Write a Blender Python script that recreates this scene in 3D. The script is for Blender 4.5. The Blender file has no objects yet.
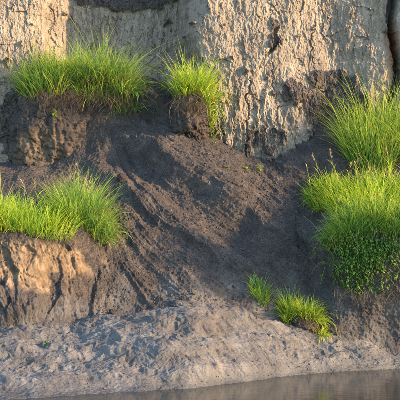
import bpy, math, random
import numpy as np
from mathutils import Vector

# ------------------------------------------------------------------ camera, sky, sun, exposure
scene = bpy.context.scene
COL = scene.collection
FPX, CAMY, CAMZ = 1167.0, -14.0, 2.0          # focal length in photo pixels (400 px wide), camera place
cam_d = bpy.data.cameras.new('camera'); cam = bpy.data.objects.new('camera', cam_d); COL.objects.link(cam)
cam.location = (0, CAMY, CAMZ); cam.rotation_euler = (math.radians(90), 0, 0)
cam_d.sensor_width = 36; cam_d.lens = 36 * FPX / 400; cam_d.clip_end = 2000
scene.camera = cam

SUN_EL, SUN_OFF = 15.0, 18.0                   # low evening sun from the right, a little in front of the bank
el, of = math.radians(SUN_EL), math.radians(SUN_OFF)
sdir = Vector((math.cos(el) * math.cos(of), -math.cos(el) * math.sin(of), math.sin(el)))
world = bpy.data.worlds.new('World'); scene.world = world; world.use_nodes = True
wn = world.node_tree.nodes; wn.clear()
sky = wn.new('ShaderNodeTexSky'); sky.sky_type = 'NISHITA'; sky.sun_disc = False
sky.sun_elevation = el; sky.sun_rotation = math.atan2(sdir.x, sdir.y)
sky.dust_density = 0.4; sky.ozone_density = 3.0
bgn = wn.new('ShaderNodeBackground'); bgn.inputs['Strength'].default_value = 0.15
wo = wn.new('ShaderNodeOutputWorld')
world.node_tree.links.new(sky.outputs[0], bgn.inputs[0]); world.node_tree.links.new(bgn.outputs[0], wo.inputs[0])
sun_d = bpy.data.lights.new('sun', 'SUN'); sun_d.energy = 2.45; sun_d.angle = math.radians(0.6)
sun_d.color = (1.0, 0.69, 0.39)
sun = bpy.data.objects.new('sun', sun_d); COL.objects.link(sun)
sun.rotation_euler = (-sdir).to_track_quat('-Z', 'Y').to_euler(); sun.location = (8, -4, 6)
scene.view_settings.view_transform = 'Standard'; scene.view_settings.look = 'None'
scene.view_settings.gamma = 1; scene.view_settings.use_curve_mapping = False
scene.view_settings.exposure = 3.0
scene.cycles.max_bounces = 6; scene.cycles.diffuse_bounces = 3; scene.cycles.transmission_bounces = 4; scene.cycles.glossy_bounces = 2

RNG = np.random.default_rng(7)

# ------------------------------------------------------------------ helpers
def at(px, py, Y):
    """world point seen at photo pixel (px, py) when it lies at depth Y"""
    D = Y - CAMY
    return ((px - 200) * D / FPX, Y, CAMZ - (py - 200) * D / FPX)

def _h(ix, iy, iz, seed):
    h = (ix * 374761393 + iy * 668265263 + iz * 2147483647 + seed * 1274126177) & 0xFFFFFFFF
    h = ((h ^ (h >> 13)) * 1274126177) & 0xFFFFFFFF
    h = ((h ^ (h >> 16)) * 2246822519) & 0xFFFFFFFF
    return h ^ (h >> 15)

_G = RNG.normal(size=(256, 3)); _G /= np.linalg.norm(_G, axis=1)[:, None]

def perlin(x, y, z, seed=0):
    x, y, z = np.broadcast_arrays(x, y, z)
    fx, fy, fz = np.floor(x), np.floor(y), np.floor(z)
    ix, iy, iz = fx.astype(np.int64), fy.astype(np.int64), fz.astype(np.int64)
    dx, dy, dz = x - fx, y - fy, z - fz
    u = dx**3 * (dx * (dx * 6 - 15) + 10); v = dy**3 * (dy * (dy * 6 - 15) + 10); w = dz**3 * (dz * (dz * 6 - 15) + 10)
    def g(a, b, c):
        k = _h(ix + a, iy + b, iz + c, seed) & 255
        q = _G[k]
        return q[..., 0] * (dx - a) + q[..., 1] * (dy - b) + q[..., 2] * (dz - c)
    x00 = g(0, 0, 0) * (1 - u) + g(1, 0, 0) * u; x10 = g(0, 1, 0) * (1 - u) + g(1, 1, 0) * u
    x01 = g(0, 0, 1) * (1 - u) + g(1, 0, 1) * u; x11 = g(0, 1, 1) * (1 - u) + g(1, 1, 1) * u
    return ((x00 * (1 - v) + x10 * v) * (1 - w) + (x01 * (1 - v) + x11 * v) * w) * 1.5

def fbm(x, y, z, oct=4, seed=0, gain=0.5):
    s = 0; a = 1; f = 1
    for o in range(oct):
        s = s + a * perlin(x * f, y * f, z * f, seed + o * 17); a *= gain; f *= 2.03
    return s

def ridged(x, y, z, oct=3, seed=0, gain=0.5):
    s = 0; a = 1; f = 1
    for o in range(oct):
        s = s + a * (1 - 2 * np.abs(perlin(x * f, y * f, z * f, seed + o * 31))); a *= gain; f *= 2.1
    return s

def worley(x, y, z, seed=0):
    """F1, F2 and a random value of the nearest cell"""
    x, y, z = np.broadcast_arrays(x, y, z)
    fx, fy, fz = np.floor(x).astype(np.int64), np.floor(y).astype(np.int64), np.floor(z).astype(np.int64)
    f1 = np.full(x.shape, 9.0); f2 = np.full(x.shape, 9.0); val = np.zeros(x.shape)
    for a in (-1, 0, 1):
        for b in (-1, 0, 1):
            for c in (-1, 0, 1):
                h = _h(fx + a, fy + b, fz + c, seed)
                qx = fx + a + (h & 1023) / 1023.0; qy = fy + b + ((h >> 10) & 1023) / 1023.0; qz = fz + c + ((h >> 20) & 1023) / 1023.0
                d = (qx - x)**2 + (qy - y)**2 + (qz - z)**2
                near = d < f1
                f2 = np.where(near, f1, np.minimum(f2, d)); f1 = np.where(near, d, f1)
                val = np.where(near, ((h >> 5) & 255) / 255.0, val)
    return np.sqrt(f1), np.sqrt(f2), val

def facets(x, y, seed=0, tilt=0.8):
    """broken plates: every cell is a tilted facet at a height of its own; returns height and distance to the cell edge"""
    fx, fy = np.floor(x).astype(np.int64), np.floor(y).astype(np.int64)
    f1 = np.full(x.shape, 9.0); f2 = np.full(x.shape, 9.0); val = np.zeros(x.shape)
    for a in (-1, 0, 1):
        for b in (-1, 0, 1):
            h = _h(fx + a, fy + b, fx * 0, seed)
            dx = fx + a + (h & 1023) / 1023.0 - x; dy = fy + b + ((h >> 10) & 1023) / 1023.0 - y
            d = dx * dx + dy * dy; near = d < f1
            hv = ((h >> 20) & 255) / 255.0 - 0.5 + tilt * (dx * (((h >> 3) & 255) / 127.0 - 1) + dy * (((h >> 12) & 255) / 127.0 - 1))
            f2 = np.where(near, f1, np.minimum(f2, d)); f1 = np.where(near, d, f1); val = np.where(near, hv, val)
    return val, np.sqrt(f2) - np.sqrt(f1)

def sstep(a, b, x):
    t = np.clip((x - a) / (b - a), 0, 1); return t * t * (3 - 2 * t)

def hermite(xk, V, xs):
    """cubic interpolation of V[k, ...] known at xk, sampled at xs (non uniform, mild tangents)"""
    xk = np.asarray(xk, float); V = np.asarray(V, float)
    d = (V[1:] - V[:-1]) / (xk[1:] - xk[:-1]).reshape(-1, *([1] * (V.ndim - 1)))
    m = np.empty_like(V); m[0] = d[0]; m[-1] = d[-1]; m[1:-1] = 0.5 * (d[1:] + d[:-1])
    i = np.clip(np.searchsorted(xk, xs, side='right') - 1, 0, len(xk) - 2)
    h = xk[i + 1] - xk[i]; t = (xs - xk[i]) / h
    sh = (-1, *([1] * (V.ndim - 1))); t = t.reshape(sh); h = h.reshape(sh)
    return ((2*t**3 - 3*t**2 + 1) * V[i] + (t**3 - 2*t**2 + t) * h * m[i] + (-2*t**3 + 3*t**2) * V[i+1] + (t**3 - t**2) * h * m[i+1])

def mesh_np(name, verts, faces4=None, faces3=None, smooth=True):
    me = bpy.data.meshes.new(name)
    verts = np.asarray(verts, np.float32).reshape(-1, 3)
    parts = []; sizes = []
    for f, n in ((faces4, 4), (faces3, 3)):
        if f is not None and len(f):
            f = np.asarray(f, np.int32).reshape(-1, n); parts.append(f.ravel()); sizes.append(np.full(len(f), n, np.int32))
    loops = np.concatenate(parts); sizes = np.concatenate(sizes)
    me.vertices.add(len(verts)); me.vertices.foreach_set('co', verts.ravel())
    me.loops.add(len(loops)); me.loops.foreach_set('vertex_index', loops)
    me.polygons.add(len(sizes)); me.polygons.foreach_set('loop_start', np.concatenate(([0], np.cumsum(sizes)[:-1])).astype(np.int32))
    me.update(calc_edges=True)
    me.polygons.foreach_set('use_smooth', np.full(len(sizes), smooth, bool))
    return me

def attr(me, name, a):
    a = np.asarray(a, np.float32)
    if a.ndim == 1:
        me.attributes.new(name, 'FLOAT', 'POINT').data.foreach_set('value', a)
    else:
        c = np.ones((len(a), 4), np.float32); c[:, :a.shape[1]] = a
        me.attributes.new(name, 'FLOAT_COLOR', 'POINT').data.foreach_set('color', c.ravel())

def grid_faces(nr, nc):
    i = np.arange(nr * nc).reshape(nr, nc)
    return np.stack([i[:-1, :-1], i[:-1, 1:], i[1:, 1:], i[1:, :-1]], -1).reshape(-1, 4)

def grid_normals(P):
    du = np.gradient(P, axis=1); dv = np.gradient(P, axis=0)
    n = np.cross(du, dv); return n / (np.linalg.norm(n, axis=-1, keepdims=True) + 1e-9)

def link(name, me, mat, parent=None, label=None, cat=None, group=None, kind=None):
    o = bpy.data.objects.new(name, me); COL.objects.link(o)
    if me is not None and mat is not None and not me.materials: me.materials.append(mat)
    if parent: o.parent = parent
    for k, v in (('label', label), ('category', cat), ('group', group), ('kind', kind)):
        if v: o[k] = v
    return o

def thing(name, loc, label, cat, group=None):
    o = link(name, None, None, None, label, cat, group); o.location = loc; return o

# ------------------------------------------------------------------ materials
class Mat:
    def __init__(s, name):
        s.m = bpy.data.materials.new(name); s.m.use_nodes = True
        s.n = s.m.node_tree.nodes; s.l = s.m.node_tree.links
        s.b = s.n['Principled BSDF']; s.out = s.n['Material Output']
        s.co = s.n.new('ShaderNodeTexCoord').outputs['Object']
    def L(s, a, b): s.l.new(a, b)
    def noise(s, scale, detail=6, rough=0.6, stretch=None, dist=0.0):
        n = s.n.new('ShaderNodeTexNoise'); n.inputs['Scale'].default_value = scale
        n.inputs['Detail'].default_value = detail; n.inputs['Roughness'].default_value = rough; n.inputs['Distortion'].default_value = dist
        c = s.co
        if stretch:
            mp = s.n.new('ShaderNodeMapping'); mp.inputs['Scale'].default_value = stretch; s.L(c, mp.inputs['Vector']); c = mp.outputs[0]
        s.L(c, n.inputs['Vector']); return n.outputs['Fac']
    def vor(s, scale, feature='F1', stretch=None):
        n = s.n.new('ShaderNodeTexVoronoi'); n.inputs['Scale'].default_value = scale; n.feature = feature
        c = s.co
        if stretch:
            mp = s.n.new('ShaderNodeMapping'); mp.inputs['Scale'].default_value = stretch; s.L(c, mp.inputs['Vector']); c = mp.outputs[0]
        s.L(c, n.inputs['Vector']); return n.outputs['Distance']
    def ramp(s, fac, stops):
        r = s.n.new('ShaderNodeValToRGB'); e = r.color_ramp.elements
        while len(e) < len(stops): e.new(0.5)
        for i, (p, c) in enumerate(stops):
            e[i].position = p; e[i].color = (*c, 1) if not isinstance(c, (int, float)) else (c, c, c, 1)
        s.L(fac, r.inputs[0]); return r.outputs[0]
    def mix(s, fac, a, b, mode='MIX'):
        m = s.n.new('ShaderNodeMix'); m.data_type = 'RGBA'; m.blend_type = mode
        for sock, v in ((m.inputs[0], fac), (m.inputs[6], a), (m.inputs[7], b)):
            if isinstance(v, (int, float)): sock.default_value = v
            elif isinstance(v, tuple): sock.default_value = (*v, 1)
            else: s.L(v, sock)
        return m.outputs[2]
    def attr(s, name, ch=None):
        a = s.n.new('ShaderNodeAttribute'); a.attribute_name = name
        if ch is None: return a.outputs['Fac']
        sp = s.n.new('ShaderNodeSeparateColor'); s.L(a.outputs['Color'], sp.inputs[0]); return sp.outputs[ch]
    def math(s, op, a, b=0.0):
        m = s.n.new('ShaderNodeMath'); m.operation = op
        for sock, v in ((m.inputs[0], a), (m.inputs[1], b)):
            if isinstance(v, (int, float)): sock.default_value = v
            else: s.L(v, sock)
        return m.outputs[0]
    def bump(s, h, dist, strength=1.0, prev=None):
        b = s.n.new('ShaderNodeBump'); b.inputs['Distance'].default_value = dist; b.inputs['Strength'].default_value = strength
        s.L(h, b.inputs['Height'])
        if prev: s.L(prev, b.inputs['Normal'])
        return b.outputs[0]
    def finish(s, col, normal=None, rough=0.95, spec=0.15):
        s.L(col, s.b.inputs['Base Color'])
        if isinstance(rough, (int, float)): s.b.inputs['Roughness'].default_value = rough
        else: s.L(rough, s.b.inputs['Roughness'])
        s.b.inputs['Specular IOR Level'].default_value = spec
        if normal: s.L(normal, s.b.inputs['Normal'])
        return s.m

def soil_colour(m):
    a = m.ramp(m.noise(5, 5, 0.65), [(0.3, (0.034, 0.028, 0.025)), (0.5, (0.054, 0.043, 0.036)), (0.72, (0.088, 0.068, 0.053))])
    c = m.ramp(m.noise(70, 3, 0.7), [(0.36, (0.50, 0.50, 0.51)), (0.5, (0.95, 0.94, 0.93)), (0.64, (1.5, 1.46, 1.4))])
    return m.mix(1.0, a, c, 'MULTIPLY')

def clay_colour(m):
    a = m.ramp(m.noise(3.2, 5, 0.65, (1.6, 1.6, 0.6)), [(0.28, (0.130, 0.100, 0.072)), (0.48, (0.185, 0.145, 0.104)), (0.7, (0.25, 0.20, 0.144))])
    st = m.ramp(m.noise(22, 3, 0.6, (1.5, 1.5, 0.3)), [(0.36, (0.70, 0.69, 0.68)), (0.6, (1.12, 1.1, 1.08))])
    b = m.mix(0.8, a, st, 'MULTIPLY')
    fl = m.ramp(m.noise(60, 3, 0.6), [(0.3, (0.8, 0.8, 0.8)), (0.7, (1.15, 1.15, 1.15))])
    return m.mix(0.7, b, fl, 'MULTIPLY')

def mud_colour(m):
    a = m.ramp(m.noise(4, 5, 0.65), [(0.3, (0.048, 0.043, 0.039)), (0.5, (0.084, 0.075, 0.066)), (0.7, (0.134, 0.119, 0.103))])
    f = m.ramp(m.noise(55, 4, 0.7), [(0.32, (0.62, 0.62, 0.64)), (0.62, (1.15, 1.14, 1.12))])
    return m.mix(0.85, a, f, 'MULTIPLY')

def mat_clay():
    m = Mat('clay'); c = clay_colour(m)
    c = m.mix(m.attr('topsoil'), c, soil_colour(m))
    c = m.mix(m.attr('rust'), c, (0.20, 0.085, 0.035))
    h2 = m.bump(m.noise(80, 4, 0.7, (1, 1, 0.6)), 0.014, 0.9)
    return m.finish(c, h2)

def mat_soil():
    m = Mat('soil'); c = soil_colour(m)
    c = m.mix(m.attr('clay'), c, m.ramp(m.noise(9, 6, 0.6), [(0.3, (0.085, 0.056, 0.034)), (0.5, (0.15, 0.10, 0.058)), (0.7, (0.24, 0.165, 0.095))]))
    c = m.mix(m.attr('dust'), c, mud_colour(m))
    h2 = m.bump(m.noise(95, 4, 0.75), 0.014, 1.0)
    return m.finish(c, h2)

def mat_mud():
    m = Mat('mud')
    c = mud_colour(m)
    c = m.mix(m.attr('soil'), c, soil_colour(m))
    wet = m.attr('wet')
    c = m.mix(wet, c, m.mix(1.0, c, (0.56, 0.58, 0.60), 'MULTIPLY'))
    h2 = m.bump(m.noise(75, 4, 0.75, (0.6, 1.3, 1.3)), 0.011, 0.9)
    r = m.math('SUBTRACT', 0.9, m.math('MULTIPLY', wet, 0.55))
    return m.finish(c, h2, r, 0.35)

def mat_grass(name, lo, mid, hi, dry=(0.36, 0.27, 0.11), trans=0.48, tip=0.45):
    m = Mat(name); a = m.attr('tint', 'Red'); s_ = m.attr('tint', 'Green'); d = m.attr('tint', 'Blue')
    c = m.ramp(a, [(0.0, lo), (0.5, mid), (1.0, hi)])
    base = m.mix(m.ramp(s_, [(0.0, 0.75), (0.3, 0.0)]), c, (0.13, 0.115, 0.035))      # pale sheath near the root
    base = m.mix(m.ramp(s_, [(0.45, 0.0), (1.0, tip)]), base, (0.34, 0.38, 0.035))
    c = m.mix(d, base, dry)
    m.finish(c, None, 0.5, 0.3)
    t = m.n.new('ShaderNodeBsdfTranslucent'); tc = m.mix(1.0, c, (1.9, 1.75, 0.85), 'MULTIPLY'); m.L(tc, t.inputs[0])
    mx = m.n.new('ShaderNodeMixShader'); mx.inputs[0].default_value = trans
    m.L(m.b.outputs[0], mx.inputs[1]); m.L(t.outputs[0], mx.inputs[2]); m.L(mx.outputs[0], m.out.inputs[0])
    return m.m

def mat_water():
    m = Mat('water')
    h = m.bump(m.noise(3.0, 3, 0.5, (1.0, 4.0, 1.0), 0.3), 0.010, 0.2)
    h = m.bump(m.noise(22, 2, 0.5, (0.6, 2.2, 1.0)), 0.002, 0.3, h)
    m.b.inputs['Base Color'].default_value = (0.03, 0.027, 0.02, 1)
    m.b.inputs['Roughness'].default_value = 0.04; m.b.inputs['IOR'].default_value = 1.33
    m.L(h, m.b.inputs['Normal']); return m.m

M_CLAY, M_SOIL, M_MUD, M_WATER = mat_clay(), mat_soil(), mat_mud(), mat_water()
M_GRASS = mat_grass('grass', (0.07, 0.18, 0.018), (0.17, 0.28, 0.022), (0.34, 0.37, 0.03))
M_LUSH = mat_grass('lush_grass', (0.035, 0.12, 0.032), (0.085, 0.19, 0.034), (0.23, 0.30, 0.042))
M_LEAF = mat_grass('herb_leaf', (0.022, 0.085, 0.020), (0.05, 0.14, 0.024), (0.14, 0.24, 0.034), trans=0.3)
M_STRAW = mat_grass('straw', (0.15, 0.105, 0.055), (0.25, 0.19, 0.10), (0.36, 0.29, 0.15), trans=0.25, tip=0.0)
M_ROOT = mat_grass('root_fibre', (0.03, 0.020, 0.013), (0.06, 0.040, 0.024), (0.12, 0.080, 0.045), trans=0.1, tip=0.0)
def mat_plain_grassland():
    m = Mat('grassland')
    return m.finish(m.ramp(m.noise(0.7, 8, 0.7), [(0.3, (0.05, 0.075, 0.022)), (0.7, (0.11, 0.13, 0.045))]), m.bump(m.noise(14, 6, 0.7), 0.08))
M_LAND = mat_plain_grassland()

# ------------------------------------------------------------------ structure: cliff, slide, shore, water, land
def px_samples(step, lo=-25, hi=425, outer=1600):
    fine = np.arange(lo, hi + step, step)
    left = lo - np.cumsum(step * 1.25 ** np.arange(1, 34)); left = left[left > -outer]
    right = hi + np.cumsum(step * 1.25 ** np.arange(1, 34)); right = right[right < outer + 400]
    return np.concatenate([[-outer], left[::-1], fine, right, [outer + 400]])

def reg(px, py, cx, cy, rx, ry, soft=0.5):
    """soft elliptical region given around a photo pixel"""
    d = np.sqrt(((px - cx) / rx)**2 + ((py - cy) / ry)**2)
    return 1 - sstep(1 - soft, 1 + soft, d)

def to_px(P):
    D = P[..., 1] - CAMY
    return 200 + P[..., 0] * FPX / D, 200 - (P[..., 2] - CAMZ) * FPX / D

def build_cliff():
    KX = [-1600, -300, -60, 0, 25, 42, 52, 66, 90, 130, 165, 180, 185, 190, 197, 215, 260, 300, 325, 345, 380, 389, 392, 396, 400, 430, 600, 2000]
    KY = [1.9, 1.78, 1.76, 1.74, 1.76, 1.81, 1.97, 2.20, 2.32, 2.36, 2.34, 2.30, 2.16, 1.72, 1.55, 1.53, 1.60, 1.62, 1.72, 1.70, 1.60, 1.66, 2.0, 2.02, 1.58, 1.48, 1.5, 1.9]
    ps = px_samples(0.55)
    zs = np.concatenate([np.arange(0.6, 1.7, 0.05), np.arange(1.7, 4.85, 0.0085), np.arange(4.85, 5.6, 0.04)])
    X = (ps - 200) * 15.7 / FPX
    xx, zz = np.meshgrid(X, zs)
    pw = (xx * FPX / 15.7 + 200)
    warp = 5.0 * fbm(xx * 0.0 + 3.1, zz * 0.0, zz * 1.7, 4, 5) + 3.5 * fbm(xx * 2.0, zz * 0.0, zz * 2.5, 3, 9)
    py = 200 - (zz - CAMZ) * FPX / 15.7
    Y = np.interp(pw + warp, KX, KY)
    Y += 0.05 * (zz - 2.6) + 0.10 * fbm(xx * 0.8, zz * 0.0, zz * 0.5, 3, 21)
    left = sstep(38, 62, pw) * (1 - sstep(176, 190, pw))            # smooth recessed face
    low = sstep(60, 130, py) * sstep(195, 215, pw) * (1 - sstep(330, 360, pw))
    rough = 0.60 + 0.18 * sstep(60, 110, py) - 0.32 * left
    # vertical flutes, plates and fractured chips
    wx = xx + 0.05 * fbm(xx * 6, zz * 0, zz * 5, 4, 40, 0.6)
    fl = ridged(wx * 2.6, zz * 0, zz * 0.7, 3, 3)
    fl2 = ridged(wx * 8.0, zz * 0, zz * 1.5, 3, 13)
    w2 = zz + 0.03 * fbm(xx * 5, zz * 0 + 7, zz * 5, 3, 41)
    a1, e1 = facets(wx * 4.6, w2 * 2.7, 3, 0.9); a2, e2 = facets(wx * 14, w2 * 3.4, 4, 0.9)
    a3, e3 = facets(wx * 30, w2 * 8, 6, 0.9); a4, e4 = facets(wx * 60, w2 * 34, 8, 0.9)
    out = rough * (0.012 * fl + 0.006 * fl2 + 0.034 * a1 + 0.020 * a2 + 0.010 * a3 + 0.004 * a4
                   - 0.003 * (1 - sstep(0.0, 0.08, e1)))
    out += left * (0.010 * a2 + 0.008 * a3) + rough * 0.05 * fbm(xx * 2.2, zz * 0, zz * 1.8, 3, 66)
    out += low * (0.045 * ridged(wx * 3.4, zz * 0, zz * 1.1, 4, 60, 0.6) - 0.02)
    out += 0.011 * fbm(xx * 22, Y * 22, zz * 14, 4, 70, 0.65) + left * 0.012 * fbm(xx * 16, zz * 0, zz * 2.2, 4, 75)
    # open cracks
    def crack(px0, py0, px1, py1, w, depth, seed):
        t = np.clip((py - py0) / (py1 - py0), 0, 1); c = px0 + (px1 - px0) * t + 4.5 * fbm(zz * 0 + seed, zz * 0, zz * 4, 5, seed, 0.65)
        inside = sstep(py0 - 4, py0 + 4, py) * (1 - sstep(py1 - 4, py1 + 4, py))
        return -depth * inside * (1 - sstep(w * 0.4, w, np.abs(pw - c)))
    out += crack(277, 26, 268, 56, 3.2, 0.07, 81) + crack(272, 60, 274, 100, 0.9, 0.02, 82) + crack(48, 0, 50, 60, 1.0, 0.03, 83)
    out += crack(316, 18, 311, 60, 1.0, 0.025, 84) + crack(249, 80, 243, 170, 1.3, 0.04, 86) + crack(222, 120, 226, 165, 1.4, 0.05, 85)
    out += crack(110, 5, 112, 60, 0.8, 0.015, 87) + crack(152, 10, 150, 75, 0.8, 0.015, 88)
    # dark topsoil sticking to the face
    n = fbm(xx * 5, zz * 0, zz * 5, 5, 90); n2 = fbm(xx * 9, zz * 0, zz * 4, 5, 95, 0.62)
    top = np.clip(reg(pw, py, 122, -10, 56, 12) * 1.5 + 0.9 * n - 0.35, 0, 1) * reg(pw, py, 122, -10, 60, 16, 0.3)
    ds = np.maximum.reduce([reg(pw, py, 330, 80, 24, 11), reg(pw, py, 322, 108, 20, 24) * 0.8, reg(pw, py, 292, 92, 20, 10) * 0.8, reg(pw, py, 248, 165, 9, 26) * 0.6, reg(pw, py, 216, 140, 7, 22) * 0.5, reg(pw, py, 345, 130, 26, 50),
                            reg(pw, py, 262, 140, 26, 16) * 0.55, reg(pw, py, 275, 38, 6, 18) * 0.6, reg(pw, py, 312, 165, 46, 18)])
    ds = np.clip(ds * 2.1 + 1.1 * n2 - 0.70, 0, 1)
    ds = np.clip(ds + np.clip(reg(pw, py, 60, 120, 70, 50) * 1.5 + n - 0.4, 0, 1), 0, 1)
    topsoil = sstep(0.25, 0.55, np.maximum(top, ds))
    out += 0.04 * sstep(0.1, 0.6, np.maximum(top, ds)) * (1 + n)
    rust = 0.8 * reg(pw, py, 393, 48, 6, 26, 0.4)
    P = np.stack([xx, Y, zz], -1)
    N = np.stack([-np.gradient(Y, X, axis=1), -np.ones_like(Y), np.zeros_like(Y)], -1) * np.array([-1, 1, 1])
    N /= np.linalg.norm(N, axis=-1, keepdims=True); N[..., 0] *= 0.6
    P = P + N * out[..., None]
    lip = sstep(5.2, 5.6, zz); P[..., 1] += lip * 1.2 * sstep(5.3, 5.6, zz)
    me = mesh_np('clay_cliff', P, grid_faces(*xx.shape), smooth=False)
    attr(me, 'topsoil', topsoil.ravel()); attr(me, 'rust', rust.ravel())
    link('clay_cliff', me, M_CLAY, kind='structure', label='tall crumbling wall of pale clay above the slide')
    return P
CLIFF = build_cliff()

def loft(cols, step, weights):
    """cols: [(px, [(py, Y) ...])]; returns a grid of world points, rows from bottom to top"""
    kx = [c[0] for c in cols]
    V = np.array([[at(c[0], py, Y) for py, Y in c[1]] for c in cols])       # ncol, nlev, 3
    ps = px_samples(step)
    G = hermite(kx, V, ps)                                                  # nx, nlev, 3
    ts = np.concatenate([i + np.arange(n) / n for i, n in enumerate(weights)] + [[len(weights)]])
    G = hermite(np.arange(V.shape[1]), np.swapaxes(G, 0, 1), ts)            # nt, nx, 3
    return G

def build_slope():
    S = {
     -1600: [(420,-.9),(400,-.6),(370,-.3),(330,.0),(290,.3),(250,.6),(210,.9),(170,1.2),(120,1.6)],
     -300: [(350,-1.0),(325,-.8),(295,-.6),(265,-.4),(240,-.2),(215,.3),(180,.95),(168,1.35),(155,1.9)],
     -60: [(350,-1.1),(325,-.95),(290,-.8),(258,-.65),(234,-.5),(214,.2),(182,.9),(172,1.3),(162,1.9)],
     0: [(347,-1.1),(322,-.98),(288,-.84),(256,-.68),(233,-.52),(213,.2),(182,.9),(172,1.3),(160,1.9)],
     28: [(342,-1.08),(320,-.95),(289,-.80),(257,-.62),(234,-.46),(213,.2),(181,.9),(171,1.35),(158,1.9)],
     52:  [(337,-1.02),(318,-.86),(291,-.62),(262,-.46),(238,-.36),(214,.25),(180,.92),(169,1.4),(150,1.95)],
     78:  [(332,-.95),(316,-.72),(293,-.48),(266,-.33),(237,-.20),(211,.34),(180,1.02),(150,1.42),(102,1.76)],
     100: [(328,-.85),(314,-.58),(294,-.34),(270,-.14),(238,.06),(214,.42),(180,1.02),(136,1.42),(91,1.74)],
     125: [(323,-.68),(311,-.46),(292,-.26),(268,-.02),(240,.22),(212,.56),(174,1.06),(130,1.48),(88,1.8)],
     150: [(320,-.55),(308,-.40),(290,-.20),(265,.04),(236,.32),(204,.68),(166,1.12),(124,1.56),(83,1.98)],
     175: [(318,-.5),(306,-.36),(287,-.16),(262,.08),(233,.36),(204,.66),(170,1.05),(136,1.45),(98,1.95)],
     200: [(318,-.45),(304,-.3),(285,-.1),(260,.14),(232,.42),(207,.7),(182,1.0),(158,1.3),(125,1.75)],
     225: [(321,-.38),(306,-.2),(287,-.02),(264,.2),(240,.44),(217,.7),(194,.98),(172,1.26),(143,1.7)],
     250: [(325,-.3),(308,-.12),(290,.05),(270,.24),(250,.45),(229,.7),(208,.96),(188,1.24),(160,1.65)],
     275: [(331,-.22),(313,-.05),(295,.11),(276,.28),(256,.46),(234,.72),(212,.98),(192,1.25),(164,1.66)],
     300: [(338,-.12),(320,.02),(301,.17),(281,.32),(260,.48),(237,.72),(213,1.0),(186,1.32),(140,1.76)],
     320: [(342,-.10),(324,.0),(304,.12),(284,.22),(262,.32),(238,.5),(214,.9),(182,1.28),(124,1.78)],
     335: [(344,-.12),(326,-.08),(306,-.04),(285,-.06),(262,-.05),(238,.18),(212,.75),(180,1.22),(118,1.78)],
     365: [(348,-.12),(329,-.10),(308,-.14),(285,-.20),(261,-.22),(234,-.02),(208,.62),(182,1.1),(140,1.72)],
     400: [(351,-.1),(332,-.08),(309,-.14),(286,-.22),(258,-.26),(230,-.05),(204,.6),(178,1.1),(135,1.72)],
     460: [(351,-.1),(332,-.1),(309,-.18),(286,-.3),(255,-.36),(222,-.15),(196,.5),(172,1.0),(130,1.7)],
     700: [(351,-.1),(330,-.1),(300,-.2),(275,-.3),(245,-.36),(210,-.1),(188,.5),(165,1.0),(125,1.7)],
     2000: [(400,.1),(370,.24),(340,.3),(310,.3),(280,.4),(250,.6),(220,.8),(190,1.1),(140,1.8)],
    }
    cols = []
    for px, pts in sorted(S.items()):
        py0, y0 = pts[0]; D = y0 - 0.35 - CAMY
        z0 = CAMZ - (py0 - 200) * (y0 - CAMY) / FPX - 0.35
        pe, ye = pts[-1]; ze = CAMZ - (pe - 200) * (ye - CAMY) / FPX + 0.02
        cols.append((px, [(200 - (z0 - CAMZ) * FPX / D, y0 - 0.35)] + pts + [(200 - (ze - CAMZ) * FPX / (ye + 0.8 - CAMY), ye + 0.8)]))
    P = loft(cols, 0.6, [10, 30, 42, 48, 44, 62, 72, 66, 70, 16])
    px, py = to_px(P); x, y, z = P[..., 0], P[..., 1], P[..., 2]
    N = grid_normals(P)
    # fan-shaped rills below the breach at the head of the slide
    ax, _, az = at(95, 45, 1.8)
    th = np.arctan2(x - ax, az - z); r = np.hypot(x - ax, az - z)
    slide = sstep(95, 150, px) * (1 - sstep(300, 335, px))
    wob = 0.12 * fbm(x * 3, y * 3, z * 3, 3, 11)
    k = 0.65 + 0.7 * sstep(70, 150, px)                                 # slide runs down towards the right, steeper on the left
    u = (x + k * z + 0.5 * wob) / np.hypot(1, k); al = (k * x - z) / np.hypot(1, k)
    d = slide * sstep(330, 270, py) * (0.030 * fbm(u * 3.0, al * 0.35, r * 0, 2, 101) + 0.034 * ridged(u * 4.6, al * 0.45, r * 0, 2, 102) + 0.016 * ridged(u * 13, al * 1.0, r * 0, 2, 103) + 0.006 * fbm(u * 38, al * 4, r * 0, 2, 109))
    def spur(px0, py0, px1, py1, h, right, left):                       # ridge with a sharp left-hand side
        sl = (px1 - px0) / (py1 - py0); v = px - px0 - sl * (py - py0) + 38 * wob
        return h * np.where(v > 0, np.exp(-v / right), np.exp(-(v / left)**2)) * sstep(py0 - 28, py0 + 34, py) * (1 - sstep(py1 - 50, py1 + 15, py))
    va = px - 146 - 1.333 * (py - 141) + 38 * wob
    d -= 0.10 * np.exp(-((va + 40) / 30)**2) * sstep(105, 165, py) * (1 - sstep(215, 275, py))
    d += spur(146, 141, 318, 275, 0.25, 95, 20) + spur(104, 172, 225, 262, 0.09, 34, 12) + spur(150, 215, 240, 275, 0.07, 22, 6)
    d += 0.05 * fbm(x * 1.6, y * 1.6, z * 1.6, 3, 104) + 0.013 * fbm(x * 7, y * 7, z * 7, 4, 105) + 0.008 * fbm(x * 30, y * 30, z * 30, 3, 106, 0.75)
    f1, f2, v = worley(x * 16, y * 16, z * 16, 107)
    bumps = sstep(0.05, 0.35, fbm(x * 2.2, y * 2.2, z * 2.2, 3, 108))
    d += (0.006 + 0.010 * bumps) * (v - 0.5) * sstep(0, 0.3, f2 - f1) + 0.008 * bumps * np.maximum(0, 0.6 - f1)
    # undercut earth face of the left shelf: vertical tear marks
    face = sstep(236, 246, py) * (1 - sstep(308, 326, py)) * (1 - sstep(98, 122, px))
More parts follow.
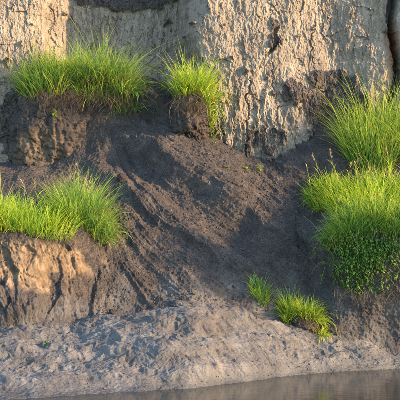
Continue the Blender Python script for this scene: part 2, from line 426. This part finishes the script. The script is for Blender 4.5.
    d += face * (0.030 * fbm((x + 0.3 * z + 0.4 * wob) * 4.2, 0 * x, z * 1.0, 2, 110) + 0.012 * ridged((x + 0.3 * z + 0.4 * wob) * 13, 0 * x, z * 1.6, 4, 111, 0.65) + 0.040 * facets((x + 0.2 * z + 0.2 * wob) * 7, z * 3.6, 112)[0] + 0.016 * facets((x + 0.2 * z + 0.1 * wob) * 22, z * 13, 113)[0])
    # ridge running down from the central clod, hollow at the toe
    d += 0.13 * reg(px, py, 14, 303, 26, 15, 0.8)
    d -= 0.10 * reg(px, py, 112, 305, 34, 20, 0.8)
    P = P + N * d[..., None]
    n = fbm(x * 4, y * 4, z * 4, 5, 120)
    clay = face * sstep(-0.1, 0.5, 0.8 * n + 1.3 * reg(px, py, 34, 262, 42, 30, 0.6) - 0.42)  # tan kept to the upper face; dark soil below is painted shade
    dust = np.clip(sstep(268, 316, py + 26 * n - 20 * sstep(120, 70, px)) * (0.95 + 0.6 * n) * (1 - 0.3 * sstep(300, 340, px)), 0, 1)  # held back at left so the shelf foot stays dark as painted shade
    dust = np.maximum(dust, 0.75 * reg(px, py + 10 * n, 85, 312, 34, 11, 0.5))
    me = mesh_np('soil_slide', P, grid_faces(*P.shape[:2]))
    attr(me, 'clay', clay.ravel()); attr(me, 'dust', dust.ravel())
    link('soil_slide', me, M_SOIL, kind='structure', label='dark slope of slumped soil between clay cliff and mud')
    return P
SLOPE = build_slope()

def build_shore():
    S = {
     -1600: [(520,-2.9),(490,-2.4),(460,-1.9),(430,-1.4),(405,-.9)],
     -300: [(0,-3.0),(395,-2.5),(372,-2.0),(352,-1.5),(336,-1.1)],
     -60: [(0,-2.72),(390,-2.32),(368,-1.85),(348,-1.42),(332,-1.08)],
     0:   [(0,-2.6),(386,-2.2),(366,-1.78),(346,-1.36),(330,-1.04)],
     30:  [(0,-2.48),(383,-2.1),(363,-1.68),(344,-1.28),(330,-.98)],
     60:  [(0,-2.36),(381,-2.0),(360,-1.58),(341,-1.18),(327,-.9)],
     100: [(0,-2.2),(378,-1.86),(356,-1.46),(337,-1.06),(322,-.78)],
     125: [(0,-2.1),(377,-1.8),(353,-1.46),(333,-1.12),(320,-.84)],
     150: [(0,-2.0),(374,-1.74),(349,-1.44),(330,-1.14),(315,-.88)],
     175: [(0,-1.89),(372,-1.66),(346,-1.36),(327,-1.08),(311,-.82)],
     200: [(0,-1.76),(370,-1.56),(345,-1.27),(326,-1.0),(311,-.74)],
     225: [(0,-1.56),(369,-1.36),(347,-1.10),(329,-.84),(315,-.61)],
     250: [(0,-1.34),(368,-1.16),(350,-.93),(334,-.70),(321,-.49)],
     275: [(0,-1.10),(367,-.94),(353,-.75),(339,-.55),(326,-.37)],
     300: [(0,-.90),(367,-.75),(356,-.59),(345,-.41),(334,-.24)],
     350: [(0,-.62),(366,-.49),(358,-.36),(350,-.21),(342,-.06)],
     400: [(0,-.43),(364,-.32),(357,-.2),(350,-.06),(344,.06)],
     460: [(0,-.36),(364,-.26),(357,-.14),(350,0),(344,.1)],
     700: [(0,-.3),(364,-.2),(357,-.1),(350,0),(344,.1)],
     2000: [(0,-.2),(420,-.1),(410,0),(400,.1),(390,.2)],
    }
    cols = []
    for px, pts in sorted(S.items()):
        y0 = pts[0][1]
        def pyof(Y, z): return 200 - (z - CAMZ) * FPX / (Y - CAMY)
        pts = [(pyof(y0, 0.0), y0)] + pts[1:]
        pe, ye = pts[-1]; ze = CAMZ - (pe - 200) * (ye - CAMY) / FPX
        full = [(pyof(y0 - 1.5, -0.55), y0 - 1.5), (pyof(y0 - 0.4, -0.11), y0 - 0.4)] + pts + [(pyof(ye + 0.25, ze - 0.02), ye + 0.25), (pyof(ye + 0.9, ze - 0.25), ye + 0.9)]
        cols.append((px, full))
    P = loft(cols, 0.6, [8, 24, 58, 62, 60, 54, 34, 10])
    px, py = to_px(P); x, y, z = P[..., 0], P[..., 1], P[..., 2]
    N = grid_normals(P)
    up = sstep(0.02, 0.25, z)
    wx, wy = x + 0.08 * fbm(x * 5, y * 5, z * 0, 3, 201), y + 0.08 * fbm(x * 5, y * 5, z * 0 + 5, 3, 202)
    d = (0.45 + 0.55 * up) * (0.06 * fbm(x * 1.6, y * 2.4, z * 2, 2, 203) + 0.04 * fbm(wx * 2.6, wy * 3.6, z * 0, 2, 209) + 0.020 * ridged(wx * 2.0 + 1.3 * wy, wy * 7.5, z * 2, 4, 204, 0.6))
    f1, f2, v = worley(wx * 9, wy * 16, z * 14, 205)
    g1, g2, w = worley(wx * 22, wy * 38, z * 32, 206)
    d += (0.3 + 0.7 * up) * (0.002 * (v - 0.5) + 0.005 * (w - 0.5))
    d += 0.005 * fbm(x * 26, y * 48, z * 48, 3, 207, 0.65)
    d += up * (0.008 * facets(wx * 4, wy * 12 + 0.8 * wx, 210)[0] + 0.004 * facets(wx * 12, wy * 34, 211)[0])
    # worn terraces where the mud slumped towards the water
    d += 0.024 * up * sstep(0.1, 0.6, np.sin((z + 0.10 * fbm(x * 1.5, y * 1.5, z * 0, 3, 208)) * 20) * 0.5 + 0.5 - 0.2)
    d += 0.05 * np.exp(-((py - (303 + np.abs(px - 180) * 0.12)) / 9)**2) * reg(px, py, 182, 305, 42, 14, 0.7)
    P = P + N * d[..., None]
    n = fbm(x * 3, y * 3, z * 3, 4, 220)
    soil = 0.6 * sstep(0.1, 0.7, 1.2 * n + 0.5 * sstep(0.35, 0.75, P[..., 2]) + 0.5 * sstep(350, 326, py) - 0.3) * up
    wet = np.clip(1 - sstep(0.03, 0.19, P[..., 2] + 0.03 * n), 0, 1)
    me = mesh_np('mud_shore', P, grid_faces(*P.shape[:2]))
    attr(me, 'soil', soil.ravel()); attr(me, 'wet', wet.ravel())
    link('mud_shore', me, M_MUD, kind='structure', label='pale lumpy mud shore at the edge of the water')
    return P
SHORE = build_shore()

def sheet(name, xs, prof, mat, label):
    v = [(x, y, z) for (y, z) in prof for x in xs]
    link(name, mesh_np(name, v, grid_faces(len(prof), len(xs))), mat, kind='structure', label=label)
XS = [-900, -60, -20, 0, 20, 60, 900]
sheet('water', XS, [(-15.8, .03), (-6, .03), (3, .03)], M_WATER, 'calm brown river water at the foot of the bank')
sheet('riverbed', XS, [(4, -0.9), (-5, -1.0), (-15.0, -0.5), (-16.5, 0.15), (-20, 0.3), (-900, 0.3)][::-1], M_LAND, 'river bed and low far bank')
sheet('ground', XS, [(2.75, 5.5), (4, 5.55), (900, 5.6)], M_LAND, 'grassy land on top of the cliff')

# height lookup over slide and shore, for rooting plants and laying clods
HX0, HY0, HC = -3.4, -3.0, 0.02; HNX, HNY = 340, 300
HG = np.full((HNX, HNY), -9.0)
def add_height(P):
    p = np.asarray(P).reshape(-1, 3); i = ((p[:, 0] - HX0) / HC).astype(int); j = ((p[:, 1] - HY0) / HC).astype(int)
    k = (i >= 0) & (i < HNX) & (j >= 0) & (j < HNY); np.maximum.at(HG, (i[k], j[k]), p[k, 2])
add_height(SLOPE); add_height(SHORE)
def height(x, y):
    i = np.clip(((np.asarray(x) - HX0) / HC).astype(int), 0, HNX - 1); j = np.clip(((np.asarray(y) - HY0) / HC).astype(int), 0, HNY - 1)
    return HG[i, j]

# ------------------------------------------------------------------ builders for lumps and plants
def lump_mesh(name, c, r, seed, amp=0.2, nu=90, nv=60, power=2.6, clay=0.0, dust=0.0, facet=None):
    """an irregular clod: superellipsoid, broken up with cells and noise, in coordinates local to its base"""
    u = np.linspace(0, 2 * np.pi, nu, endpoint=False); w = np.linspace(0.03, np.pi - 0.03, nv)
    uu, ww = np.meshgrid(u, w)
    q = np.stack([np.cos(uu) * np.sin(ww), np.sin(uu) * np.sin(ww), np.cos(ww)], -1)
    q = q / (np.sum(np.abs(q)**power, -1, keepdims=True))**(1 / power)
    k = seed * 3.7
    f1, f2, v = worley(q[..., 0] * 2.3 + k, q[..., 1] * 2.3, q[..., 2] * 2.3, seed)
    v2 = worley(q[..., 0] * 6 + k, q[..., 1] * 6, q[..., 2] * 4, seed + 1)[2]
    v3 = worley(q[..., 0] * 15 + k + 0.3 * v2, q[..., 1] * 15, q[..., 2] * 11, seed + 2)[2]
    s = 1 + amp * (0.8 * fbm(q[..., 0] * 1.4 + k, q[..., 1] * 1.4, q[..., 2] * 1.4, 2, seed) + 0.35 * (v - 0.5) + 0.40 * (v2 - 0.5) + 0.30 * (v3 - 0.5) + 0.18 * fbm(q[..., 0] * 16 + k, q[..., 1] * 16, q[..., 2] * 14, 4, seed + 3, 0.75))
    p = q * s[..., None] * np.array(r) + np.array(c)
    i = np.arange(nu * nv).reshape(nv, nu); j = np.roll(i, -1, axis=1)
    F = np.stack([i[:-1], i[1:], j[1:], j[:-1]], -1).reshape(-1, 4)
    top = len(F); vs = np.concatenate([p.reshape(-1, 3), [p[0].mean(0)], [p[-1].mean(0)]]); n0 = nu * nv
    T = np.concatenate([np.stack([np.full(nu, n0), i[0], j[0]], -1), np.stack([np.full(nu, n0 + 1), j[-1], i[-1]], -1)])
    me = mesh_np(name, vs, F, T)
    n = np.concatenate([fbm(q[..., 0] * 3 + k, q[..., 1] * 3, q[..., 2] * 3, 3, seed + 9).ravel(), [0, 0]])
    if facet is not None:
        X, Z = vs[:, 0] - c[0], vs[:, 2] - c[2]; clay = clay + 0.42 * (1 - sstep(.7, 1.2, np.hypot((X - facet[0]) / facet[2], (Z - facet[1]) / facet[3])))
    attr(me, 'clay', np.clip(clay * (1 + 0.9 * n), 0, 1)); attr(me, 'dust', np.clip(dust * (1 + 1.5 * n), 0, 1))
    return me, vs

def blades_mesh(name, root, L, az, tilt, bend, width, dry, seg=5, tint=None, twist=0.6, rng=RNG):
    n = len(L); S = np.linspace(0, 1, seg + 1)
    th = tilt[:, None] + bend[:, None] * S[None]**1.4
    ds = (L / seg)[:, None]
    thm = 0.5 * (th[:, 1:] + th[:, :-1])
    rad = np.concatenate([np.zeros((n, 1)), np.cumsum(np.sin(thm) * ds, 1)], 1)
    up = np.concatenate([np.zeros((n, 1)), np.cumsum(np.cos(thm) * ds, 1)], 1)
    sway = (rng.normal(0, 0.10, n) * L)[:, None] * S[None]**2
    ca, sa = np.cos(az)[:, None], np.sin(az)[:, None]
    C = np.stack([root[:, 0:1] + rad * ca - sway * sa, root[:, 1:2] + rad * sa + sway * ca, root[:, 2:3] + up], -1)
    wa = az + np.pi / 2 + rng.normal(0, twist, n)
    prof = np.minimum(1, (0.55 + 2.2 * S)) * (1 - S**2.2); prof[-1] = 0.02
    w = width[:, None] * prof[None] * 0.5
    wd = np.stack([np.cos(wa), np.sin(wa), rng.normal(0, 0.25, n)], -1)[:, None, :] * w[..., None]
    V = np.stack([C - wd, C + wd], 2)                                  # n, seg+1, 2, 3
    b = np.arange(n)[:, None] * (2 * (seg + 1)); k = np.arange(seg)[None] * 2
    F = np.stack([b + k, b + k + 1, b + k + 3, b + k + 2], -1).reshape(-1, 4)
    me = mesh_np(name, V.reshape(-1, 3), F)
    t = rng.random(n) if tint is None else tint
    col = np.stack([np.broadcast_to(t[:, None], (n, seg + 1)), np.broadcast_to(S[None], (n, seg + 1)), np.broadcast_to(dry[:, None], (n, seg + 1))], -1)
    attr(me, 'tint', np.repeat(col, 2, axis=1).reshape(-1, 3))
    return me

def spots(n, cx, cy, rx, ry, rng):
    a = rng.random(n) * 2 * np.pi; r = np.sqrt(rng.random(n))
    return cx + rx * r * np.cos(a), cy + ry * r * np.sin(a), np.stack([r * np.cos(a), r * np.sin(a)], -1)

def tussock(label, patches, mat, seed, group=None, soil=None, straw=0.12, stalks=0, fringe=None, name='grass_tussock'):
    """patches: (px, py, Y, rx, ry, count, length, spread[, lean_x, lean_y]) in world metres round a photo point"""
    rng = np.random.default_rng(seed)
    p0 = patches[0]; base = np.array(at(p0[0], p0[1], p0[2]))
    if soil is None: base[2] = height(base[0], base[1])
    t = thing(name, tuple(base), label, 'grass', group)
    if soil:
        sp = np.array(at(*soil['at']))
        me, vs = lump_mesh('soil_block', sp - base, soil['r'], soil['seed'], soil.get('amp', 0.2), soil.get('nu', 110), soil.get('nv', 80), soil.get('power', 2.8), soil.get('clay', 0), soil.get('dust', 0), soil.get('facet'))
        link('soil_block', me, M_SOIL, t); add_height(vs + base)
    R, LL, AZ, TI, BE, W, DR, TN = [], [], [], [], [], [], [], []
    for p in patches:
        px, py, Y, rx, ry, n, ln, spread = p[:8]; lx, ly = (p[8:10] if len(p) > 8 else (0, 0))
        n = int(n * 1.3); c = at(px, py, Y); x, y, off = spots(n, c[0], c[1], rx, ry, rng)
        clump = fbm(x * 7, y * 7, x * 0, 2, seed)
        keep = clump > -0.42; x, y, off, clump = x[keep], y[keep], off[keep], clump[keep]; n = len(x)
        z = height(x, y) - 0.015
        z = np.where(z < c[2] - 0.35, c[2] - 0.05, z)
        dirx = off[:, 0] * 1.0 + rng.normal(0, 0.7, n) + lx; diry = off[:, 1] * 1.0 + rng.normal(0, 0.7, n) + ly
        R.append(np.stack([x, y, z], -1) - base); AZ.append(np.arctan2(diry, dirx))
        l = ln * np.clip(rng.normal(0.62, 0.24, n), 0.18, 1.4) * (1 + 0.35 * clump) * (1 - 0.25 * np.clip((off**2).sum(1), 0, 1)); LL.append(l)
        m = np.hypot(dirx, diry); TN.append(0.5 + rng.normal(0, .24, n) + 0.55 * fbm(x * 4, y * 4, x * 0, 2, seed + 5))
        TI.append(np.clip(0.10 + spread * 0.30 * m + rng.normal(0, 0.08, n), 0, 1.3)); BE.append(np.clip(rng.normal(0.42, 0.42, n) + 0.38 * spread * m, -0.1, 2.3))
        W.append(np.clip(rng.normal(0.0100, 0.0028, n), 0.005, 0.017)); DR.append(np.where(rng.random(n) < straw * 0.5, rng.random(n), 0.12 * rng.random(n)))
    cat = lambda a: np.concatenate(a)
    link('blades', blades_mesh('blades', cat(R), cat(LL), cat(AZ), cat(TI), cat(BE), cat(W), cat(DR), tint=np.clip(cat(TN), 0, 1), rng=rng), mat, t, kind='stuff')
    # dead straw leaning and hanging round the foot
    R0 = cat(R); ns = int(len(R0) * straw)
    if ns > 3:
        k = rng.choice(len(R0), ns, replace=False); az = rng.random(ns) * 2 * np.pi
        az = np.where(rng.random(ns) < 0.65, -np.pi / 2 + rng.normal(0, 0.9, ns), az)
        me = blades_mesh('dead_straw', R0[k], cat(LL)[k] * rng.uniform(0.4, 0.8, ns), az, rng.uniform(0.5, 1.3, ns), rng.uniform(0.5, 1.9, ns), np.full(ns, 0.0045), np.zeros(ns), rng=rng)
        link('dead_straw', me, M_STRAW, t, kind='stuff')
    for k in range(stalks):
        q = R0[rng.integers(len(R0))]; h = max(p[6] for p in patches) * rng.uniform(0.75, 1.1)
        stalk(q, h, rng, t)
    if fringe:                                                          # fine roots hanging from the torn edge
        px, py, Y, wx, n, ln = fringe; c = np.array(at(px, py, Y)) - base
        x = c[0] + rng.uniform(-wx, wx, n); ok = np.stack([x, c[1] + rng.normal(0, 0.06, n), c[2] + rng.normal(0, 0.06, n)], -1)
        me = blades_mesh('roots', ok, ln * rng.uniform(0.3, 1.1, n), -np.pi / 2 + rng.normal(0, 1.0, n), rng.uniform(1.4, 2.2, n), rng.uniform(0.3, 1.2, n), np.full(n, 0.0034), np.zeros(n), rng=rng)
        link('roots', me, M_ROOT, t, kind='stuff')
    return t

def stalk(q, h, rng, parent):
    """one flowering stem with a few leaves and a drooping seed head"""
    az = rng.uniform(0, 6.28); n = 1
    root = [q]; L = [h]; A = [az]; T = [rng.uniform(0.0, 0.15)]; B = [rng.uniform(0.1, 0.45)]; W = [0.006]; D = [0.55]
    me_s = blades_mesh('stem', np.array(root), np.array(L), np.array(A), np.array(T), np.array(B), np.array(W), np.array(D), seg=6, rng=np.random.default_rng(int(h * 1e5) % 9999))
    st = link('seed_stalk', me_s, M_GRASS, parent)
    vs = np.zeros(len(me_s.vertices) * 3, np.float32); me_s.vertices.foreach_get('co', vs); vs = vs.reshape(-1, 2, 3).mean(1)
    m = 14; f = rng.uniform(0.8, 1.0, m); seg = f * 6; i = np.minimum(seg.astype(int), 5); pt = vs[i] + (vs[i + 1] - vs[i]) * (seg - i)[:, None]
    link('seed_head', blades_mesh('seed_head', pt, np.full(m, h * 0.10), rng.uniform(0, 6.28, m), rng.uniform(0.2, 0.8, m), np.full(m, 0.4), np.full(m, 0.006), np.full(m, 0.85), seg=3, rng=rng), M_STRAW, st, kind='stuff')
    m = 4; f = rng.uniform(0.25, 0.7, m); seg = f * 6; i = np.minimum(seg.astype(int), 5); pt = vs[i] + (vs[i + 1] - vs[i]) * (seg - i)[:, None]
    link('leaves', blades_mesh('leaves', pt, np.full(m, h * 0.32), rng.uniform(0, 6.28, m), np.full(m, 0.45), np.full(m, 1.1), np.full(m, 0.009), np.full(m, 0.2), seg=5, rng=rng), M_GRASS, st, kind='stuff')

FG = np.full((340, 160), 9.0)                                            # nearest earth face over (x, z)
_p = SLOPE.reshape(-1, 3); _i = ((_p[:, 0] + 3.4) / .02).astype(int); _j = (_p[:, 2] / .02).astype(int)
_k = (_i >= 0) & (_i < 340) & (_j >= 0) & (_j < 160); np.minimum.at(FG, (_i[_k], _j[_k]), _p[_k, 1])
def face_y(x, z): return FG[np.clip(((x + 3.4) / .02).astype(int), 0, 339), np.clip((z / .02).astype(int), 0, 159)]

def herb(label, pts, seed, n_stem, h, leaf, name='leafy_herb', mat=None, group=None, cat='herb', drop=0.0):
    """leafy herb: thin stems with opposite pairs of folded pointed leaves; pts: (px, py, Y, rx, ry)"""
    rng = np.random.default_rng(seed); px, py, Y, rx, ry = pts
    c = at(px, py, Y); x, y, off = spots(n_stem, c[0], c[1], rx, ry, rng)
    z = height(x, y) - 0.01; z = np.where(z < c[2] - 0.4, c[2], z)
    if drop:                                                            # rooted all down a steep earth face
        k = rng.random(n_stem) ** 1.2; z = c[2] + 0.06 - drop * k + rng.normal(0, .04, n_stem); x = c[0] + rng.normal(0.03, rx * .6, n_stem) * (1 - 0.4 * k)
        y = np.minimum(face_y(x, z), c[1] + .25) + .01
    base = np.array([c[0], c[1], height(c[0], c[1])])
    if base[2] < c[2] - 0.4: base[2] = c[2]
    t = thing(name, tuple(base), label, cat, group)
    V, F, T, VS, FS, TS = [], [], [], [], [], []
    for k in range(n_stem):
        L = h * rng.uniform(0.55, 1.1); az = math.atan2(off[k, 1] - 0.9 + rng.normal(0, .4), off[k, 0] + rng.normal(0, .4)); tilt = rng.uniform(0.15, 0.6)
        d = np.array([math.cos(az) * math.sin(tilt), math.sin(az) * math.sin(tilt), math.cos(tilt)])
        r0 = np.array([x[k], y[k], z[k]]) - base
        s0 = np.array([-math.sin(az), math.cos(az), 0]) * 0.0022
        b = len(VS); VS += [r0 - s0, r0 + s0, r0 + d * L + s0 * .4, r0 + d * L - s0 * .4]; FS.append((b, b + 1, b + 2, b + 3)); TS += [(0.3, 0.5, 0.2)] * 4
        m = max(3, int(L / 0.027)); tc = rng.random()
        for i in range(m):
            f = 0.25 + 0.75 * (i + 0.5) / m; a0 = i * 1.57 + rng.normal(0, .3)
            for sd in (0, math.pi):
                a = a0 + sd; ll = leaf * rng.uniform(0.45, 1.3) * (1.15 - 0.5 * f)
                o = np.array([math.cos(a), math.sin(a), rng.uniform(-0.9, 0.15)]); o /= np.linalg.norm(o)
                sidev = np.cross(o, [0, 0, 1]); sidev /= np.linalg.norm(sidev) + 1e-6; upv = np.cross(sidev, o)
                p = r0 + d * L * f; b = len(V); w = ll * rng.uniform(0.17, 0.30)
                V += [p, p + o * ll * .4 - sidev * w + upv * w * .2, p + o * ll * .45, p + o * ll * .4 + sidev * w + upv * w * .2, p + o * ll - upv * ll * .18]
                F += [(b, b + 1, b + 4, b + 2), (b, b + 2, b + 4, b + 3)]
                tt = np.clip(tc + rng.normal(0, .25), 0, 1); ll = ll; T += [(tt, 0.6, 0.05 * rng.random())] * 5
    ml = mesh_np('leaves', V, F, smooth=False); attr(ml, 'tint', np.array(T)); link('leaves', ml, mat or M_LEAF, t, kind='stuff')
    msm = mesh_np('stems', VS, FS); attr(msm, 'tint', np.array(TS)); link('stems', msm, mat or M_LEAF, t, kind='stuff')
    return t

# ------------------------------------------------------------------ objects
# grass block sagging from the cliff, upper left
tussock('wide grass tussock on dark slumped soil block at upper left under the cliff',
        [(103, 80, 1.66, .38, .20, 1200, .88, 1.0, .2, -.2), (50, 84, 1.68, .40, .2, 950, .68, 0.9, -.1, -.15), (126, 91, 1.58, .15, .14, 300, .5, 1.5, .4, -.5)], M_LUSH, 31,
        soil=dict(facet=(-.16, -.22, .42, .30), at=(58, 135, 1.95), r=(.70, .52, .72), seed=5, amp=.16, nu=340, nv=200, power=2.5, clay=.04), straw=.22, stalks=3, fringe=(85, 96, 1.42, .62, 900, .32))
tussock('small bright grass tussock on a round dark root clod at the cliff corner',
        [(190, 94, 1.36, .18, .13, 620, .64, 1.0, .1, -.1), (206, 98, 1.34, .14, .12, 460, .62, 1.3, .7, -.3), (213, 116, 1.34, .06, .08, 160, .42, 1.6, .9, -.6)], M_GRASS, 32,
        soil=dict(at=(190, 119, 1.40), r=(.235, .25, .35), seed=8, amp=.28, nu=130, nv=90, power=2.4, clay=.08), straw=.25, stalks=0, fringe=(189, 102, 1.18, .2, 420, .30))
# shelf on the left
tussock('sunlit yellow-green grass on the left shelf, at the left edge of the picture',
        [(28, 226, -.18, .55, .30, 1250, .46, .9, .1, -.35), (-15, 230, -.22, .45, .32, 1000, .5, .9, 0, -.3)], M_GRASS, 33, straw=.14, stalks=3, fringe=(38, 238, -.46, .55, 330, .22))
tussock('lush darker green grass tussock at the right end of the left shelf',
        [(80, 209, .20, .34, .26, 1250, .66, 1.0, .2, -.15), (98, 216, .18, .17, .2, 650, .42, 1.5, .6, -.4)], M_LUSH, 34, straw=.08, stalks=3, fringe=(86, 238, -.02, .35, 160, .2))
# right-hand side
tussock('tall grass tussock at the foot of the cliff by the right edge',
        [(374, 150, 1.35, .36, .22, 1500, 1.12, .6, -.05, -.1), (420, 150, 1.35, .36, .22, 900, 1.12, .6, .1, 0)], M_LUSH, 35, straw=.14, stalks=4)
tussock('broad bright grass mat on top of the right mound',
        [(372, 208, .60, .54, .40, 1500, .50, .9, -.1, -.2), (330, 206, .92, .30, .26, 900, .36, 1.1, -.4, -.2), (430, 208, .58, .4, .36, 900, .5, .9)], M_GRASS, 36, straw=.12, stalks=9)
tussock('dense green grass hanging over the front of the right mound',
        [(357, 238, .0, .40, .22, 1500, .44, 1.3, -.2, -.6), (395, 236, -.02, .32, .22, 1000, .42, 1.2, 0, -.6)], M_LUSH, 37, straw=.08, stalks=3, fringe=(368, 292, -.22, .4, 200, .25))
herb('leafy green herb with pointed leaves below the grass of the right mound', (362, 250, -.28, .40, .08), 41, 520, 0.21, .052, drop=.58)
# tufts at the toe of the slide
tussock('small isolated dark green grass tuft on the bare toe of the slide',
        [(259, 290, .02, .10, .09, 300, .27, 1.0)], M_LUSH, 38, straw=.05)
tussock('low tuft with green left half and glowing yellow right half on brown clod',
        [(291, 309, -.0, .13, .1, 420, .36, 1.0, -.2, -.1), (308, 314, -.1, .13, .08, 420, .36, 1.3, .5, -.3), (318, 322, -.14, .05, .042, 160, .26, 1.8, .9, -.5), (324, 333, -.16, .06, .05, 80, .14, 1.5, .6, -.4)], M_GRASS, 39,
        soil=dict(at=(304, 325, -.06), r=(.15, .12, .11), seed=12, amp=.3, clay=.25), straw=.25, fringe=(308, 322, -.2, .14, 130, .14))
for i, (px, py, Y, n, h, lf, lab) in enumerate([
        (163, 84, 1.9, 5, .08, .06, 'tiny yellow-green sprout at the head of the slide'),
        (55, 110, 1.42, 4, .09, .07, 'tiny green sprout on the upper left soil block'),
        (260, 183, 1.2, 6, .08, .06, 'yellow-green seedling at the upper right edge of the slide'),
        (246, 196, 1.05, 4, .05, .042, 'very small yellow seedling in the middle of the slide'),
        (227, 197, .95, 3, .04, .035, 'very small seedling left of the others on the slide'),
        (45, 347, -1.3, 4, .06, .042, 'tiny green sprout alone on the pale mud at lower left')]):
    herb(lab, (px, py, Y, .02, .02), 60 + i, n, h, lf, 'seedling', M_GRASS, cat='seedling')

def shrub(label, base, crown, seed):
    """unseen willow shrub added to shade the lower slide: tapered stems and thin limbs, narrow leaves spread through the crown"""
    rng = np.random.default_rng(seed); base = np.array(base); t = thing('shade_shrub', tuple(base), label, 'shrub')
    V, F, T = [], [], []
    def tube(p, q, r0, r1, n=6):
        d = q - p; d = d / np.linalg.norm(d); u = np.cross(d, [0.3, 0.2, 1]); u /= np.linalg.norm(u); w = np.cross(d, u); b = len(V)
        for c, rr in ((p, r0), (q, r1)):
            for k in range(n):
                a = 2 * math.pi * k / n; V.append(c + rr * (u * math.cos(a) + w * math.sin(a))); T.append((rng.random() * .4, .6, .3))
        for k in range(n): F.append((b + k, b + (k + 1) % n, b + n + (k + 1) % n, b + n + k))
    tips = []
    c = np.array(crown[:3]) - base; rad = np.array(crown[3:])
    for k in range(7):
        mid = c * 0.5 + rng.normal(0, .12, 3); end = c + rad * rng.uniform(-.55, .55, 3)
        p0 = rng.normal(0, .05, 3) * (1, 1, 0); tube(p0 - np.array([0, 0, .1]), mid, .035, .024); tube(mid, end, .024, .012)
        for m in range(9):
            q0 = mid + (end - mid) * rng.uniform(.1, 1); g = rng.normal(0, 1, 3); g /= np.linalg.norm(g); q = c + rad * g * rng.uniform(.5, 1.0)
            tube(q0, q, .009, .003, 4); tips.append((q0, q))
    me = mesh_np('trunk', V, F); attr(me, 'tint', np.array(T)); link('trunk', me, M_ROOT, t)
    n = 9000; pick = rng.integers(len(tips), size=n); a = np.array([x[0] for x in tips])[pick]; b = np.array([x[1] for x in tips])[pick]
    root = a + (b - a) * rng.uniform(.15, 1.05, n)[:, None] + rng.normal(0, .06, (n, 3))
    me = blades_mesh('crown', root, rng.uniform(.05, .09, n), rng.uniform(0, 6.28, n), rng.uniform(.5, 2.0, n), rng.uniform(0, .6, n), np.full(n, .016), .1 * rng.random(n), seg=3, rng=rng)
    link('crown', me, M_LUSH, t, kind='stuff')
shrub('unseen willow shrub added right of the mound to shade the slide', (3.7, -.15, height(3.3, -.1) - .02), (3.45, -1.0, 2.02, .60, .42, .62), 91)  # added out of view, crown placed to shade the lower slide

# mud ridge lying across the toe of the slide
c = np.array(at(180, 305, -.72)); c[2] = height(c[0], c[1])
me, vs = lump_mesh('mud_lump', (0, 0, .0), (.13, .08, .05), 21, .25, 110, 60, 2.2, clay=.2, dust=1.0)
o = link('mud_lump', me, M_SOIL, None, 'pale lump of mud lying on the crest of the mud mound', 'mud lump'); o.location = c; o.rotation_euler = (0, .16, -.25)

# loose clods on the slide and the shore
rng = np.random.default_rng(77)
PROTO = [lump_mesh('soil_clod', (0, 0, 0), (1, .85, .7), 300 + k, .45, 26, 16, 2.6, .1, .25)[0] for k in range(6)]
def clod(px, py, Y, s, label, group):
    x, y, _ = at(px, py, Y); z = height(x, y)
    o = link('soil_clod', PROTO[rng.integers(6)], M_SOIL, None, label, 'clod', group)
    o.location = (x, y, z + s * .25); o.scale = (s, s, s); o.rotation_euler = tuple(rng.uniform(0, 6.28, 3)); return o
sx, sy, sz = [SLOPE[..., k].ravel() for k in range(3)]
spx, spy = to_px(SLOPE); spx, spy = spx.ravel(), spy.ravel()
for px, py, Y, s, lab in [(122, 182, .88, .06, 'larger dark clod beside the lush tussock on the left shelf'),
                          (112, 318, -.66, .05, 'pale clod in the hollow between left shelf and mud mound'), (380, 340, .05, .06, 'pale mud lump below the right mound')]:
    clod(px, py, Y, s, lab, None)

def crumbs(name, label, idx, P, smin, smax, mat, seed):
    r = np.random.default_rng(seed); n = len(idx)
    ico = np.array([(1,0,0),(-1,0,0),(0,1,0),(0,-1,0),(0,0,1),(0,0,-1)], float)
    tri = np.array([(0,2,4),(2,1,4),(1,3,4),(3,0,4),(2,0,5),(1,2,5),(3,1,5),(0,3,5)])
    s = smin * (smax / smin) ** (r.random(n) ** 4)
    v = ico[None] * (s[:, None] * r.uniform(.6, 1.3, (n, 3)))[:, None, :] + r.normal(0, .22, (n, 6, 3)) * s[:, None, None]
    v = v + P[idx][:, None, :] + np.array([0, 0, .3]) * s[:, None, None]
    f = (np.arange(n)[:, None, None] * 6 + tri[None]).reshape(-1, 3)
    me = mesh_np(name, v.reshape(-1, 3), None, f, smooth=False)
    attr(me, 'clay', np.repeat(r.random(n) ** 3 * .5, 6)); attr(me, 'dust', np.repeat(r.random(n) ** 4 * .6, 6))
    link(name, me, mat, None, label, 'soil crumbs' if 'soil' in name else 'mud crumbs', None, 'stuff')
crumbs('soil_crumbs', 'fine dark crumbs of earth scattered over the slide', rng.choice(np.where((spx > 95) & (spx < 345) & (spy > 90) & (spy < 335))[0], 14000), SLOPE.reshape(-1, 3), .0025, .019, M_SOIL, 5)
hp = SHORE.reshape(-1, 3); hpx, hpy = to_px(SHORE); m_ = (hpx.ravel() > -10) & (hpx.ravel() < 410) & (hp[:, 2] > .05)
crumbs('mud_crumbs', 'fine pale crumbs of dried mud on the shore', rng.choice(np.where(m_)[0], 2500), hp, .003, .012, M_MUD, 6)
